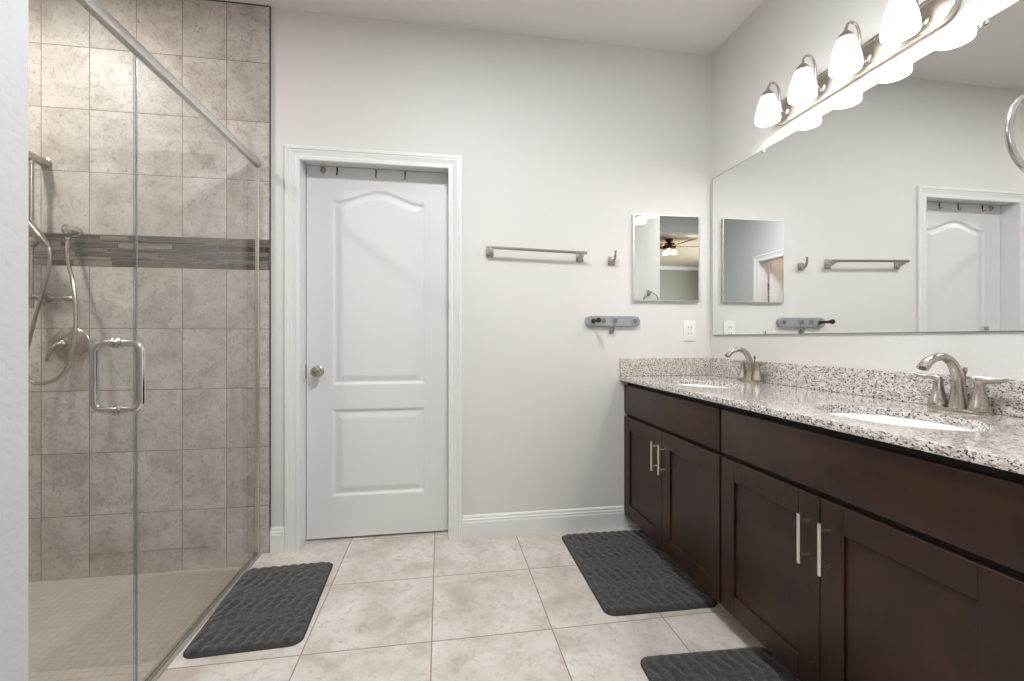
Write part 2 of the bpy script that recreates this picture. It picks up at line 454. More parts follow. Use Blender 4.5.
# door casing: mitred moulding around an opening
def casing(bm, a0, a1, zt, width, to3, a0b=None):
    prof = [(0.0, 0.0), (0.0, 0.010), (0.004, 0.013), (0.018, 0.013), (0.022, 0.010), (0.030, 0.011), (0.046, 0.017), (0.052, 0.017), (0.056, 0.021), (width - 0.004, 0.021), (width, 0.017), (width, 0.0)]
    path = [(a0, 0.0, -1, 0), (a0, zt, -1, 1), (a1, zt, 1, 1), (a1, 0.0, 1, 0)]
    rings = []
    for a, z, da, dz_ in path:
        rings.append([bm.verts.new(to3(a + da * o, z + dz_ * o, d)) for o, d in prof])
    n = len(prof)
    for r0, r1 in zip(rings, rings[1:]):
        for i in range(n): bm.faces.new((r0[i], r0[(i + 1) % n], r1[(i + 1) % n], r1[i]))
    bm.faces.new(rings[0]); bm.faces.new(rings[-1][::-1])
YS = 2.645   # front face of the door slab
d1 = sthing('door_1', (-0.35, YS, 0))
b = new(); casing(b, -0.739, 0.047, 2.078, 0.073, lambda a, z, d: (a, D - 0.0005 - d, z)); obj('casing', b, M['trim'], d1, 20)
b = new(); box(b, ox0, -0.7365, D - 0.008, D + 0.12, 0, 2.092); box(b, 0.0445, ox1, D - 0.008, D + 0.12, 0, 2.092); box(b, ox0, ox1, D - 0.008, D + 0.12, 2.0925, oz); 
box(b, -0.7365, -0.727, YS + 0.037, D + 0.12, 0, 2.092); box(b, 0.035, 0.0445, YS + 0.037, D + 0.12, 0, 2.092)
obj('jamb', b, M['trim'], d1)
def door_slab(name, x0, x1, z0, z1, yf, th, panels, parent, mat):
    bm = new(); nx, nz = 150, 410
    def height(x, z):
        d = -1
        for (a, b_, c, t, arch) in panels:
            u = (x - a) / (b_ - a)
            top = t
            if arch:
                s = min(max((u - 0.06) / 0.88, 0), 1)
                top = t + arch * (0.5 - 0.5 * math.cos(2 * PI * s)) ** 0.85
            d = max(d, min(x - a, b_ - x, z - c, (top - z) * 0.97))
        if d <= 0: return 0.0
        k = [(0, 0), (0.004, -0.0015), (0.010, -0.008), (0.017, -0.0095), (0.024, -0.0085), (0.046, -0.003), (0.050, -0.0022)]
        for (p, q), (p2, q2) in zip(k, k[1:]):
            if d < p2: return q + (q2 - q) * (d - p) / (p2 - p)
        return -0.0022
    g = [[bm.verts.new((x0 + (x1 - x0) * i / nx, yf - height(x0 + (x1 - x0) * i / nx, z0 + (z1 - z0) * j / nz), z0 + (z1 - z0) * j / nz)) for i in range(nx + 1)] for j in range(nz + 1)]
    for j in range(nz):
        for i in range(nx): bm.faces.new((g[j][i], g[j][i + 1], g[j + 1][i + 1], g[j + 1][i]))
    bk = [bm.verts.new((x, yf + th, z)) for x, z in ((x0, z0), (x1, z0), (x1, z1), (x0, z1))]
    bm.faces.new(bk)
    bm.faces.new([g[0][i] for i in range(nx + 1)][::-1] + [bk[0], bk[1]]) 
    bm.faces.new([g[nz][i] for i in range(nx + 1)] + [bk[2], bk[3]])
    bm.faces.new([g[j][0] for j in range(nz + 1)] + [bk[3], bk[0]])
    bm.faces.new([g[j][nx] for j in range(nz + 1)][::-1] + [bk[1], bk[2]])
    return obj(name, bm, mat, parent, 40)
door_slab('door_slab', -0.7335, 0.0415, 0.012, 2.0895, YS, 0.035,
          [(-0.598, -0.088, 0.868, 1.905, 0.062), (-0.598, -0.088, 0.243, 0.730, 0)], d1, M['door'])
b = new(); lathe(b, [(0.0, 0.0), (0.031, 0.0), (0.031, 0.004), (0.026, 0.008), (0.012, 0.010), (0.0105, 0.028), (0.016, 0.034), (0.0265, 0.044), (0.0285, 0.055), (0.025, 0.064), (0.014, 0.069), (0, 0.070)], (-0.672, YS - 0.0002, 0.946), '-Y')
obj('door_knob', b, M['nickel'], d1)
b = new(); box(b, -0.7375, -0.7355, YS - 0.012, YS + 0.022, 0.905, 0.985, 0.0005, 1); obj('strike_plate', b, M['nickel'], d1)
# dark room beyond the gap under the door
b = new(); box(b, -0.86, 0.18, 2.79, 2.80, 0, 2.2); struct('wall_beyond_door', b, M['wall'])

# closet door (structure) seen only in the mirrors
d2 = sthing('door_2', (XL, (dy0 + dy1) / 2, 0))
b = new(); casing(b, dy0 + 0.006, dy1 - 0.006, dz - 0.006, 0.073, lambda a, z, d: (XL + 0.0005 + d, a, z)); obj('casing', b, M['trim'], d2, 20)
b = new(); box(b, XL - 0.12, XL + 0.006, dy0, dy0 + 0.008, 0, dz - 0.009); box(b, XL - 0.12, XL + 0.006, dy1 - 0.008, dy1, 0, dz - 0.009); box(b, XL - 0.12, XL + 0.006, dy0, dy1, dz - 0.008, dz); obj('jamb', b, M['trim'], d2)
b = new(); box(b, -1.22, -0.735, 0.108, 0.143, 0.012, 2.06, 0.002); obj('door_slab', b, M['door'], d2)
b = new()
for z in (0.25, 1.05, 1.72): box(b, -0.734, -0.716, 0.1015, 0.1075, z, z + 0.09, 0.001, 1); tube(b, [(-0.727, 0.112, z), (-0.727, 0.112, z + 0.09)], 0.006, 8)
obj('hinge', b, M['nickel'], d2)

# bedroom beyond the passage (seen in the small mirror)
BX0, BX1, BY0 = -3.1, 3.1, -5.1
b = new(); box(b, BX0, BX1, BY0, -0.861, -0.1, -0.001); struct('floor_bedroom', b, M['bedfloor'])
b = new(); box(b, BX0 - 0.1, BX1 + 0.1, BY0 - 0.1, -0.8605, H, H + 0.1); struct('ceiling_bedroom', b, M['bedceil'])
b = new(); box(b, BX0 - 0.1, BX1 + 0.1, BY0 - 0.1, BY0, 0, H); struct('wall_bedroom_back', b, M['bedwall'])
b = new(); box(b, BX1, BX1 + 0.1, BY0, -0.86, 0, H); struct('wall_bedroom_right', b, M['bedwall'])
b = new(); box(b, BX0, XL - 0.12, -0.98, -0.86, 0, H); box(b, 1.13, BX1, -0.98, -0.86, 0, H); struct('wall_bedroom_front', b, M['bedwall'])
wy0, wy1, wz0, wz1 = -3.7, -1.7, 0.75, 2.25
b = new(); box(b, BX0 - 0.1, BX0, BY0, wy0, 0, H); box(b, BX0 - 0.1, BX0, wy1, -0.86, 0, H); box(b, BX0 - 0.1, BX0, wy0, wy1, 0, wz0); box(b, BX0 - 0.1, BX0, wy0, wy1, wz1, H)
struct('wall_bedroom_left', b, M['bedwall'])
w1 = sthing('unseen_window', (BX0, (wy0 + wy1) / 2, wz0))  # out-of-view window, put in as the source of the daylight fill
b = new(); box(b, BX0 - 0.09, BX0 - 0.04, wy0, wy1, wz0, wz0 + 0.05); box(b, BX0 - 0.09, BX0 - 0.04, wy0, wy1, wz1 - 0.05, wz1)
for y in (wy0, (wy0 + wy1) / 2 - 0.02, wy1 - 0.04): box(b, BX0 - 0.09, BX0 - 0.04, y, y + 0.04, wz0 + 0.05, wz1 - 0.05)
obj('window_frame', b, M['trim'], w1)
b = new(); box(b, BX0 - 0.068, BX0 - 0.062, wy0 + 0.04, wy1 - 0.04, wz0 + 0.05, wz1 - 0.05); obj('window_pane', b, M['glass'], w1)
b = new(); box(b, BX0, BX1, BY0, BY0 + 0.07, H - 0.10, H - 0.0005, 0.02); struct('trim_3', b, M['trim'])

# ================================================================== SHOWER
YE = 0.783   # glass reaches the near shower wall
fp = thing('shower_glass_panel', 'fixed clear glass shower panel, meeting the tiled back wall', 'shower glass', (XG, 2.06, 0.004))
b = new(); box(b, XG - 0.005, XG + 0.005, 1.586, 2.523, 0.016, 2.024, 0.0008, 1); obj('glass_pane', b, M['glass'], fp)
b = new(); 
box(b, XG - 0.009, XG + 0.009, 2.524, YT - 0.0012, 0.005, 2.024, 0.001, 1)
obj('wall_channel', b, M['alu'], fp)
b = new(); box(b, XG - 0.0065, XG + 0.0065, 1.586, 2.523, 0.0045, 0.0155, 0.001, 1); obj('floor_channel', b, M['greymetal'], fp)
sd = thing('shower_door', 'frameless clear glass shower door with a C-shaped chrome pull', 'shower door', (XG, 1.24, 0.012))
b = new(); box(b, XG - 0.005, XG + 0.005, 0.794, 1.576, 0.016, 2.020, 0.0008, 1); obj('glass_pane', b, M['glass'], sd)
b = new(); box(b, XG - 0.006, XG + 0.006, 1.5765, 1.5815, 0.016, 2.020, 0.001, 1); obj('seal_strip', b, M['seal'], sd)
b = new(); box(b, XG - 0.002, XG + 0.002, 1.5835, 1.5855, 0.016, 2.020, 0.0006, 1); obj('strike_strip', b, M['alu'], sd)
b = new(); tube(b, [(XG, 0.795, 0.009), (XG, 1.576, 0.009)], 0.0045, 8); obj('bottom_sweep', b, M['darkmetal'], sd)
# C pull, both sides joined through the glass
yh = 1.502; x0, x1, z0, z1, rr = -1.007, -0.883, 0.916, 1.114, 0.026
pts = []
for cx, cz, a0 in ((x1 - rr, z0 + rr, -PI / 2), (x1 - rr, z1 - rr, 0), (x0 + rr, z1 - rr, PI / 2), (x0 + rr, z0 + rr, PI)):
    for k in range(7):
        a = a0 + PI / 2 * k / 6; pts.append((cx + rr * math.cos(a), yh, cz + rr * math.sin(a)))
b = new(); tube(b, pts, 0.0105, 16, True, ref=(0, 1, 0)); hn = obj('pull_handle', b, M['chrome'], sd)
b = new()
for z in (z0, z1):
    lathe(b, [(0.0, 0), (0.0155, 0), (0.0165, 0.001), (0.0165, 0.004), (0.0125, 0.006), (0, 0.006)], (XG + 0.0052, yh, z), 'X', 20)
    lathe(b, [(0.0, 0), (0.0155, 0), (0.0165, 0.001), (0.0165, 0.004), (0.0125, 0.006), (0, 0.006)], (XG - 0.0052, yh, z), '-X', 20)
obj('handle_collar', b, M['greymetal'], hn)
b = new(); box(b, XG - 0.013, XG + 0.013, YE, YT - 0.001, 2.0255, 2.059, 0.003, 2)
tag(obj('header_rail', b, M['alu']), 'satin metal header rail running along the top of the shower glass', 'rail')

# valve
vx, vz = -1.797, 1.100
v = thing('shower_valve', 'round nickel shower valve with lever on the tiled wall', 'shower valve', (vx, YT, vz))
b = new(); lathe(b, [(0, 0), (0.082, 0), (0.083, 0.003), (0.078, 0.008), (0.050, 0.015), (0.034, 0.018), (0.032, 0.045), (0.027, 0.058), (0.0, 0.060)], (vx, YT - 0.0012, vz), '-Y', 48); ep = obj('escutcheon', b, M['nickel'], v)
b = new(); tube(b, spline([(vx, YT - 0.062, vz + 0.004), (vx - 0.022, YT - 0.075, vz - 0.012), (vx - 0.038, YT - 0.084, vz - 0.045), (vx - 0.045, YT - 0.088, vz - 0.082)], 6), lerps([0.017, 0.020, 0.014, 0.008], 6), 14, sq=0.55, ref=(0, -1, 0))
lathe(b, [(0, 0), (0.020, 0), (0.021, 0.006), (0.014, 0.014), (0, 0.016)], (vx, YT - 0.0614, vz), '-Y', 20)
obj('lever', b, M['nickel'], v)
def arc_mark(r, a0, a1, mat, nm):
    bm = new(); tube(bm, [(vx + r * math.cos(a), YT - 0.0088, vz + r * math.sin(a)) for a in [a0 + (a1 - a0) * k / 8 for k in range(9)]], 0.0018, 6); obj(nm, bm, mat, ep)
arc_mark(0.071, 0.05, 0.6, plain('red_mark', (0.5, 0.05, 0.05), 0.4), 'hot_mark'); arc_mark(0.071, -0.75, -0.15, plain('blue_mark', (0.05, 0.1, 0.5), 0.4), 'cold_mark')
# slide bar
bx, by = -1.908, 2.452
sb = thing('slide_bar', 'vertical nickel slide bar with brackets at the left of the tiled wall', 'slide bar', (bx, by, 1.25))
b = new(); tube(b, [(bx, by, 1.27), (bx, by, 1.985)], 0.0115, 16); obj('bar', b, M['nickel'], sb)
b = new(); tube(b, [(bx, by - 0.022, 1.988), (bx, YT - 0.008, 1.985)], [0.021, 0.022], 18, sq=1.0); lathe(b, [(0, 0), (0.026, 0), (0.026, 0.006), (0.019, 0.010), (0, 0.010)], (bx, YT - 0.001, 1.988), '-Y', 24); obj('bracket', b, M['nickel'], sb)
b = new(); tube(b, [(bx, by - 0.022, 1.327), (bx, YT - 0.008, 1.327)], [0.017, 0.019], 18); lathe(b, [(0, 0), (0.026, 0), (0.026, 0.006), (0.019, 0.010), (0, 0.010)], (bx, YT - 0.001, 1.327), '-Y', 24); obj('bracket', b, M['nickel'], sb)
b = new(); tube(b, spline([(bx + 0.017, by - 0.01, 1.328), (bx + 0.06, by - 0.012, 1.322), (bx + 0.15, by - 0.012, 1.318)], 5), 0.008, 12)
tube(b, spline([(bx + 0.14, by - 0.012, 1.319), (bx + 0.152, by - 0.012, 1.3185), (bx + 0.18, by - 0.012, 1.316), (bx + 0.195, by - 0.012, 1.315)], 4), lerps([0.008, 0.015, 0.014, 0.007], 4), 14); obj('hose_guide_arm', b, M['nickel'], sb)
b = new(); lathe(b, [(0.0125, -0.032), (0.023, -0.028), (0.026, 0.0), (0.023, 0.028), (0.0125, 0.032)], (bx, by, 1.592), 'Z', 20)
tube(b, [(bx + 0.018, by - 0.018, 1.592), (bx + 0.055, by - 0.024, 1.588)], [0.014, 0.018], 14); obj('slider', b, M['nickel'], sb)
# hand shower: handle, head, hose
hs = thing('hand_shower', 'nickel hand shower with looping metal hose, held on the slide bar', 'hand shower', (bx + 0.07, by - 0.05, 0.95))
b = new(); tube(b, spline([(bx + 0.093, by - 0.030, 1.560), (bx + 0.066, by - 0.047, 1.605), (bx + 0.028, by - 0.067, 1.672), (bx - 0.015, by - 0.085, 1.745)], 6), lerps([0.012, 0.0205, 0.021, 0.017], 6), 16); obj('handle', b, M['nickel'], hs)
b = new(); tube(b, [(bx - 0.015, by - 0.085, 1.742), (bx - 0.028, by - 0.092, 1.768), (bx - 0.033, by - 0.106, 1.785), (bx - 0.038, by - 0.125, 1.790)], [0.014, 0.022, 0.044, 0.046], 24, ref=(1, 0, 0)); obj('spray_head', b, M['nickel'], hs)
px, pz = -1.775, 1.632
hp = spline([(bx + 0.094, by - 0.030, 1.556), (bx + 0.100, by - 0.028, 1.50), (bx + 0.080, by - 0.028, 1.38), (bx + 0.045, by - 0.03, 1.24), (bx + 0.012, by - 0.03, 1.10), (bx - 0.004, by - 0.03, 1.00), (bx + 0.02, by - 0.034, 0.935), (bx + 0.075, by - 0.036, 0.918),
             (bx + 0.150, by - 0.046, 0.948), (bx + 0.196, by - 0.052, 1.02), (bx + 0.216, by - 0.045, 1.18), (bx + 0.202, by - 0.034, 1.36), (bx + 0.160, by - 0.01, 1.50), (px, YT - 0.055, 1.600)], 9)
b = new(); tube(b, hp, [0.0082 + (0.0004 if i % 2 else 0) for i in range(len(hp))], 10); obj('hose', b, M['hosemetal'], hs)
so = thing('hose_outlet', 'small round water outlet above the mosaic band, feeding the shower hose', 'hose outlet', (px, YT, pz))
b = new(); lathe(b, [(0, 0), (0.026, 0), (0.026, 0.006), (0.018, 0.012), (0.016, 0.030), (0.026, 0.038), (0.028, 0.055), (0.022, 0.068), (0, 0.074)], (px, YT - 0.001, pz + 0.022), '-Y', 28); obj('elbow', b, M['chrome'], so)
b = new(); lathe(b, [(0.0, 0), (0.010, 0), (0.012, 0.004), (0.012, 0.014), (0, 0.014)], (px, YT - 0.055, 1.601), 'Z', 16); obj('hose_nut', b, M['chrome'], so)
# shower ceiling lamp
sl = thing('recessed_shower_lamp', 'round recessed lamp in the ceiling above the shower', 'ceiling lamp', (-2.04, 1.81, H))
b = new(); lathe(b, [(0.075, 0.0), (0.10, 0.0), (0.10, 0.006), (0.078, 0.012), (0.075, 0.0)], (-2.04, 1.81, H - 0.0125), 'Z', 32); obj('trim_ring', b, M['trim'], sl)
b = new(); lathe(b, [(0, 0), (0.074, 0), (0.074, 0.003), (0, 0.003)], (-2.04, 1.81, H - 0.005), 'Z', 32); obj('lens', b, M['lens'], sl)
bl = thing('added_ceiling_lamp', 'unseen round white lamp added on the ceiling to brighten the room', 'ceiling lamp', (0.15, 1.0, H))  # added disc that houses the overhead fill, never in view
b = new(); lathe(b, [(0.0, 0.0), (0.17, 0.0), (0.175, 0.012), (0.17, 0.026), (0, 0.026)], (0.15, 1.0, H - 0.0265), 'Z', 40); obj('housing', b, M['plastic'], bl)

# ================================================================== BACK WALL FITTINGS
def post(bm, x, z, y0=D - 0.0005):
    box(bm, x - 0.022, x + 0.022, y0 - 0.010, y0, z - 0.032, z + 0.030, 0.006, 3)
    tube(bm, spline([(x, y0 - 0.006, z - 0.004), (x, y0 - 0.03, z), (x, y0 - 0.055, z + 0.008), (x, y0 - 0.066, z + 0.010)], 4), lerps([0.022, 0.017, 0.014, 0.012], 4), 16)
tb = thing('towel_bar', 'brushed nickel towel bar mounted right of the door', 'towel bar', (0.54, D, 1.62))
b = new(); post(b, 0.276, 1.622); obj('mounting_post', b, M['nickel'], tb)
b = new(); post(b, 0.806, 1.608); obj('mounting_post', b, M['nickel'], tb)
b = new(); tube(b, [(0.255, D - 0.062, 1.634), (0.832, D - 0.062, 1.619)], 0.0085, 14); obj('bar', b, M['nickel'], tb)
def robe_hook(name, x, z, label, s=1.0):
    t = thing(name, label, 'hook', (x, D, z))
    b = new(); box(b, x - 0.021 * s, x + 0.021 * s, D - 0.011 * s, D - 0.0005, z - 0.030 * s, z + 0.020 * s, 0.007 * s, 3); obj('back_plate', b, M['nickel'], t)
    b = new(); tube(b, spline([(x, D - 0.010 * s, z - 0.008 * s), (x, D - 0.032 * s, z - 0.012 * s), (x + 0.002, D - 0.052 * s, z + 0.006 * s), (x + 0.004, D - 0.058 * s, z + 0.040 * s)], 6), lerps([0.015 * s, 0.011 * s, 0.008 * s, 0.0055 * s], 6), 14)
    lathe(b, [(0, -0.006 * s), (0.008 * s, -0.003 * s), (0.008 * s, 0.003 * s), (0, 0.006 * s)], (x + 0.004, D - 0.058 * s, z + 0.043 * s), 'Z', 14); obj('prong', b, M['nickel'], t)
robe_hook('robe_hook', 1.002, 1.592, 'nickel robe hook on the wall between towel bar and small mirror')
# rack with four holes
rx0, rx1, rz = 0.838, 1.176, 1.230
rk = thing('grooming_rack', 'long grey rounded wall rack with four holes, left of the outlet', 'wall rack', ((rx0 + rx1) / 2, D, rz))
def stadium(bm, x0, x1, z, r, y0, y1, bev):
    n = 12; c = []
    for i in range(n + 1): a = PI / 2 + PI * i / n; c.append((x0 + r + r * math.cos(a), z + r * math.sin(a)))
    for i in range(n + 1): a = -PI / 2 + PI * i / n; c.append((x1 - r + r * math.cos(a), z + r * math.sin(a)))
    va = [bm.verts.new((x, y0, zz)) for x, zz in c]; cx = (x0 + x1) / 2
    def ins(p, e): 
        q = Vector((min(max(p[0], x0 + r), x1 - r), z)); d = Vector(p) - q; d = d * ((r - e) / r); return (q.x + d.x, q.y + d.y)
    vb = [bm.verts.new((x, y1 + bev, zz)) for x, zz in c]; vc = [bm.verts.new((*[ins(p, bev)[0]], y1, ins(p, bev)[1])) for p in c]
    m = len(c)
    for i in range(m):
        j = (i + 1) % m
        bm.faces.new((va[i], va[j], vb[j], vb[i])); bm.faces.new((vb[i], vb[j], vc[j], vc[i]))
    bm.faces.new(va[::-1]); bm.faces.new(vc)
b = new(); stadium(b, rx0, rx1, rz, 0.031, D - 0.0005, D - 0.026, 0.004); obj('rack_body', b, M['plategrey'], rk)
for x in (0.882, 0.945, 1.014, 1.140):
    b = new(); tube(b, [(x + 0.019 * math.cos(a), D - 0.0265, rz + 0.019 * math.sin(a)) for a in [2 * PI * k / 24 for k in range(24)]], 0.0032, 8, True, ref=(0, 1, 0)); rg = obj('ring', b, M['plategrey'], rk)
    b = new(); lathe(b, [(0, 0), (0.014, 0), (0.014, 0.002), (0, 0.002)], (x, D - 0.0262, rz), '-Y', 20); obj('hole', b, plain('rack_hole', (0.16, 0.18, 0.2), 0.6), rg)
pg = thing('bronze_peg', 'dark bronze rod sticking out of the grey rack at its left end', 'peg', (0.882, D - 0.028, rz))
b = new(); tube(b, [(0.882, D - 0.029, rz), (0.882, D - 0.032, rz), (0.882, D - 0.108, rz + 0.002)], [0.012, 0.0085, 0.0085], 16); obj('rod', b, M['bronze'], pg)
b = new(); lathe(b, [(0, 0), (0.010, 0), (0.0145, 0.004), (0.0155, 0.013), (0.012, 0.020), (0, 0.022)], (0.882, D - 0.107, rz + 0.002), '-Y', 20); obj('cap', b, M['bronze'], pg)
robe_hook('small_hook', 1.003, 1.174, 'small white and nickel hook directly under the grey rack', 0.62)
# square mirror cabinet
mx0, mx1, mz0, mz1 = 1.133, 1.558, 1.352, 1.871
mc_ = thing('medicine_cabinet', 'small rectangular mirrored medicine cabinet with slim chrome frame on the back wall', 'medicine cabinet', ((mx0 + mx1) / 2, D, mz0))
b = new(); box(b, mx0 + 0.004, mx1 - 0.004, D - 0.010, D - 0.0005, mz0 + 0.004, mz1 - 0.004); obj('cabinet_body', b, M['alu'], mc_)
b = new(); fw = 0.006
for a in ((mx0, mx1, mz0, mz0 + fw), (mx0, mx1, mz1 - fw, mz1), (mx0, mx0 + fw, mz0 + fw, mz1 - fw), (mx1 - fw, mx1, mz0 + fw, mz1 - fw)): box(b, a[0], a[1], D - 0.021, D - 0.0105, a[2], a[3], 0.001, 1)
obj('frame', b, M['alu'], mc_)
b = new(); box(b, mx0 + fw, mx1 - fw, D - 0.0195, D - 0.0135, mz0 + fw, mz1 - fw); obj('mirror_glass', b, M['mirror'], mc_)
# outlet
ou = thing('wall_outlet', 'white wall outlet between the backsplash and the small mirror', 'outlet', (1.510, D, 1.176))
b = new(); box(b, 1.464, 1.543, D - 0.006, D - 0.0005, 1.112, 1.238, 0.002, 2); obj('cover_plate', b, M['plastic'], ou)
b = new(); box(b, 1.484, 1.523, D - 0.0085, D - 0.006, 1.135, 1.215, 0.001, 1); dv = obj('socket_face', b, M['plastic'], ou)
b = new()
for z in (1.158, 1.196):
    for x in (1.494, 1.509):
        b = new(); box(b, x, x + 0.003, D - 0.0092, D - 0.0084, z - 0.006, z + 0.006); obj('slot', b, M['black'], dv)
# hooks and catch at the top of the door
hk = None
for x, lb in ((-0.572, 'thin dark over-door hook, nearest the door catch'), (-0.361, 'thin dark over-door hook at the middle of the door top'), (-0.200, 'thin dark over-door hook, farthest from the door catch')):
    b = new(); tube(b, [(x, YS - 0.0035, 2.087), (x, YS - 0.0035, 2.045), (x + 0.0, YS - 0.008, 2.040), (x, YS - 0.018, 2.043), (x, YS - 0.021, 2.050)], 0.0024, 8)
    box(b, x - 0.004, x + 0.004, YS - 0.003, YS - 0.0005, 2.060, 2.0885)
    tag(obj('over_door_hook', b, M['darkmetal']), lb, 'hook', 'hooks over the closed white door')
b = new(); lathe(b, [(0, 0), (0.018, 0), (0.018, 0.006), (0.012, 0.012), (0, 0.014)], (-0.646, YS - 0.0005, 2.068), '-Y', 20, sx=0.8, sy=1.15)
tag(obj('door_catch', b, M['brass']), 'small rounded brass catch at the top left of the white door', 'door catch')

# ================================================================== VANITY
XF, XB = 1.080, XR - 0.002          # cabinet front faces, back
YV0 = YN + 0.003
def shaker(bm, y0, y1, z0, z1, x=XF, th=0.020, st=0.075, rec=0.008, stl=None):
    """five piece door with a recessed panel facing -x"""
    def q(pts): bm.faces.new([bm.verts.new(p) for p in pts])
    box(bm, x, x + th, y0, y0 + st, z0, z1, 0.0015, 1); box(bm, x, x + th, y1 - st, y1, z0, z1, 0.0015, 1)
    box(bm, x, x + th, y0 + st, y1 - st, z0, z0 + st, 0.0015, 1); box(bm, x, x + th, y0 + st, y1 - st, z1 - st, z1, 0.0015, 1)
    box(bm, x + rec, x + th - 0.001, y0 + st - 0.002, y1 - st + 0.002, z0 + st - 0.002, z1 - st + 0.002)
ZD0, ZD1, ZF0, ZF1 = 0.088, 0.669, 0.687, 0.853
def pull(parent, y, zc=0.539):
    b = new(); tube(b, [(XF - 0.034, y, zc - 0.073), (XF - 0.034, y, zc + 0.073)], 0.006, 14)
    for dz_ in (-0.050, 0.050): tube(b, [(XF - 0.034, y, zc + dz_), (XF - 0.0003, y, zc + dz_)], 0.0045, 10)
    obj('handle', b, M['pull'], parent)
def cabinet(y0, y1, ys, fill0, fill1, label):
    t = thing('vanity_cabinet', label, 'cabinet', (1.36, (y0 + y1) / 2, 0), 'vanity base cabinets')
    b = new(); zt_ = ZC - 0.0262
    box(b, XB - 0.006, XB, y0 + 0.0005, y1 - 0.0005, 0.088, zt_); box(b, XF + 0.0225, XB - 0.006, y0 + 0.0005, y1 - 0.0005, 0.088, 0.104)
    box(b, XF + 0.0225, XB - 0.006, y0 + 0.0005, y0 + 0.017, 0.104, zt_); box(b, XF + 0.0225, XB - 0.006, y1 - 0.017, y1 - 0.0005, 0.104, zt_)
    box(b, XF + 0.0225, XF + 0.040, y0 + 0.017, y1 - 0.017, 0.640, zt_); box(b, XF + 0.0225, XF + 0.040, ys - 0.02, ys + 0.02, 0.104, 0.640); obj('carcass', b, M['wooddark'], t)
    b = new(); box(b, 1.19, 1.206, y0 + 0.001, y1 - 0.001, 0.0005, 0.087); obj('toe_kick', b, M['wooddark'], t)
    if fill0 > 0:
        b = new(); box(b, XF + 0.004, XF + 0.022, y0 + 0.001, y0 + fill0 - 0.002, 0.088, ZF1, 0.001, 1); obj('filler', b, M['wood'], t)
    a0, a1 = y0 + fill0 + 0.005, y1 - fill1 - 0.002
    b = new(); box(b, XF, XF + 0.020, a0, a1, ZF0, ZF1, 0.002, 2); obj('false_drawer_front', b, M['wood'], t)
    for p, r, yh_ in ((a0, ys - 0.0015, ys - 0.036), (ys + 0.0015, a1, ys + 0.038)):
        b = new(); shaker(b, p, r, ZD0, ZD1, st=0.076); dd = obj('door', b, M['wood'], t, 30); pull(dd, yh_)
    return t
cabinet(1.609, 2.541, 2.078, 0, 0.0, 'dark espresso vanity cabinet with two doors, against the back wall')
cabinet(YV0, 1.6085, 1.1405, 0.040, 0.006, 'dark espresso vanity cabinet with two doors, nearest the camera')

# countertop with two oval cut-outs
cx0, cx1 = 1.053, XR - 0.0005
SK = [(1.300, 1.112), (1.300, 2.078)]; SA, SB = 0.158, 0.216
ct = thing('vanity_countertop', 'speckled cream granite countertop with oval sink cut-outs and backsplash', 'countertop', (1.35, 1.59, ZC - 0.025))
def counter():
    bm = new(); zt, zb = ZC, ZC - 0.025; ys = [YV0 - 0.001, 1.6, D - 0.0005]; ch = 0.003
    for (scx, scy), ya, yb in zip(SK, ys, ys[1:]):
        angs = sorted([2 * PI * k / 96 for k in range(96)] + [math.atan2(y - scy, x - scx) % (2 * PI) for x in (cx0 + ch, cx1) for y in (ya, yb)])
        inn, out, inb, outb = [], [], [], []
        for a in angs:
            c_, s_ = math.cos(a), math.sin(a)
            tx = ((cx1 if c_ > 0 else cx0 + ch) - scx) / c_ if abs(c_) > 1e-9 else 1e9
            ty = ((yb if s_ > 0 else ya) - scy) / s_ if abs(s_) > 1e-9 else 1e9
            k = min(tx, ty); ox_, oy_ = scx + k * c_, scy + k * s_
            r = 1 / math.sqrt((c_ / SA) ** 2 + (s_ / SB) ** 2)
            inn.append((scx + r * c_, scy + r * s_)); out.append((ox_, oy_))
        n = len(angs)
        vt = [bm.verts.new((*p, zt)) for p in out]; vi = [bm.verts.new((*p, zt)) for p in inn]
        vib = [bm.verts.new((*p, zb)) for p in inn]; vob = [bm.verts.new((*p, zb)) for p in out]
        for i in range(n):
            j = (i + 1) % n
            bm.faces.new((vt[i], vt[j], vi[j], vi[i])); bm.faces.new((vi[i], vi[j], vib[j], vib[i])); bm.faces.new((vib[i], vib[j], vob[j], vob[i]))
    y0, y1 = ys[0], ys[-1]
    prof = [(cx0 + ch, zt), (cx0 + ch * 0.3, zt - ch * 0.3), (cx0, zt - ch), (cx0, zb + ch), (cx0 + ch * 0.3, zb + ch * 0.3), (cx0 + ch, zb)]
    ra = [bm.verts.new((x, y0, z)) for x, z in prof]; rb = [bm.verts.new((x, y1, z)) for x, z in prof]
    for i in range(len(prof) - 1): bm.faces.new((ra[i], ra[i + 1], rb[i + 1], rb[i]))
    bm.faces.new(ra + [bm.verts.new((cx1, y0, zb)), bm.verts.new((cx1, y0, zt))])
    bm.faces.new([bm.verts.new((cx1, y1, zt)), bm.verts.new((cx1, y1, zb))] + rb[::-1])
    bm.faces.new([bm.verts.new(p) for p in ((cx1, y0, zb), (cx1, y1, zb), (cx1, y1, zt), (cx1, y0, zt))])
    bmesh.ops.remove_doubles(bm, verts=bm.verts, dist=1e-5)
    return bm
obj('slab', counter(), M['granite'], ct, 30)
b = new(); box(b, XR - 0.020, XR - 0.0005, YV0, D - 0.0005, ZC + 0.0005, ZC + 0.106, 0.0015, 1); obj('backsplash', b, M['granite'], ct)
b = new(); box(b, 1.055, XR - 0.0205, D - 0.020, D - 0.0005, ZC + 0.0005, ZC + 0.106, 0.0015, 1); obj('side_splash', b, M['granite'], ct)

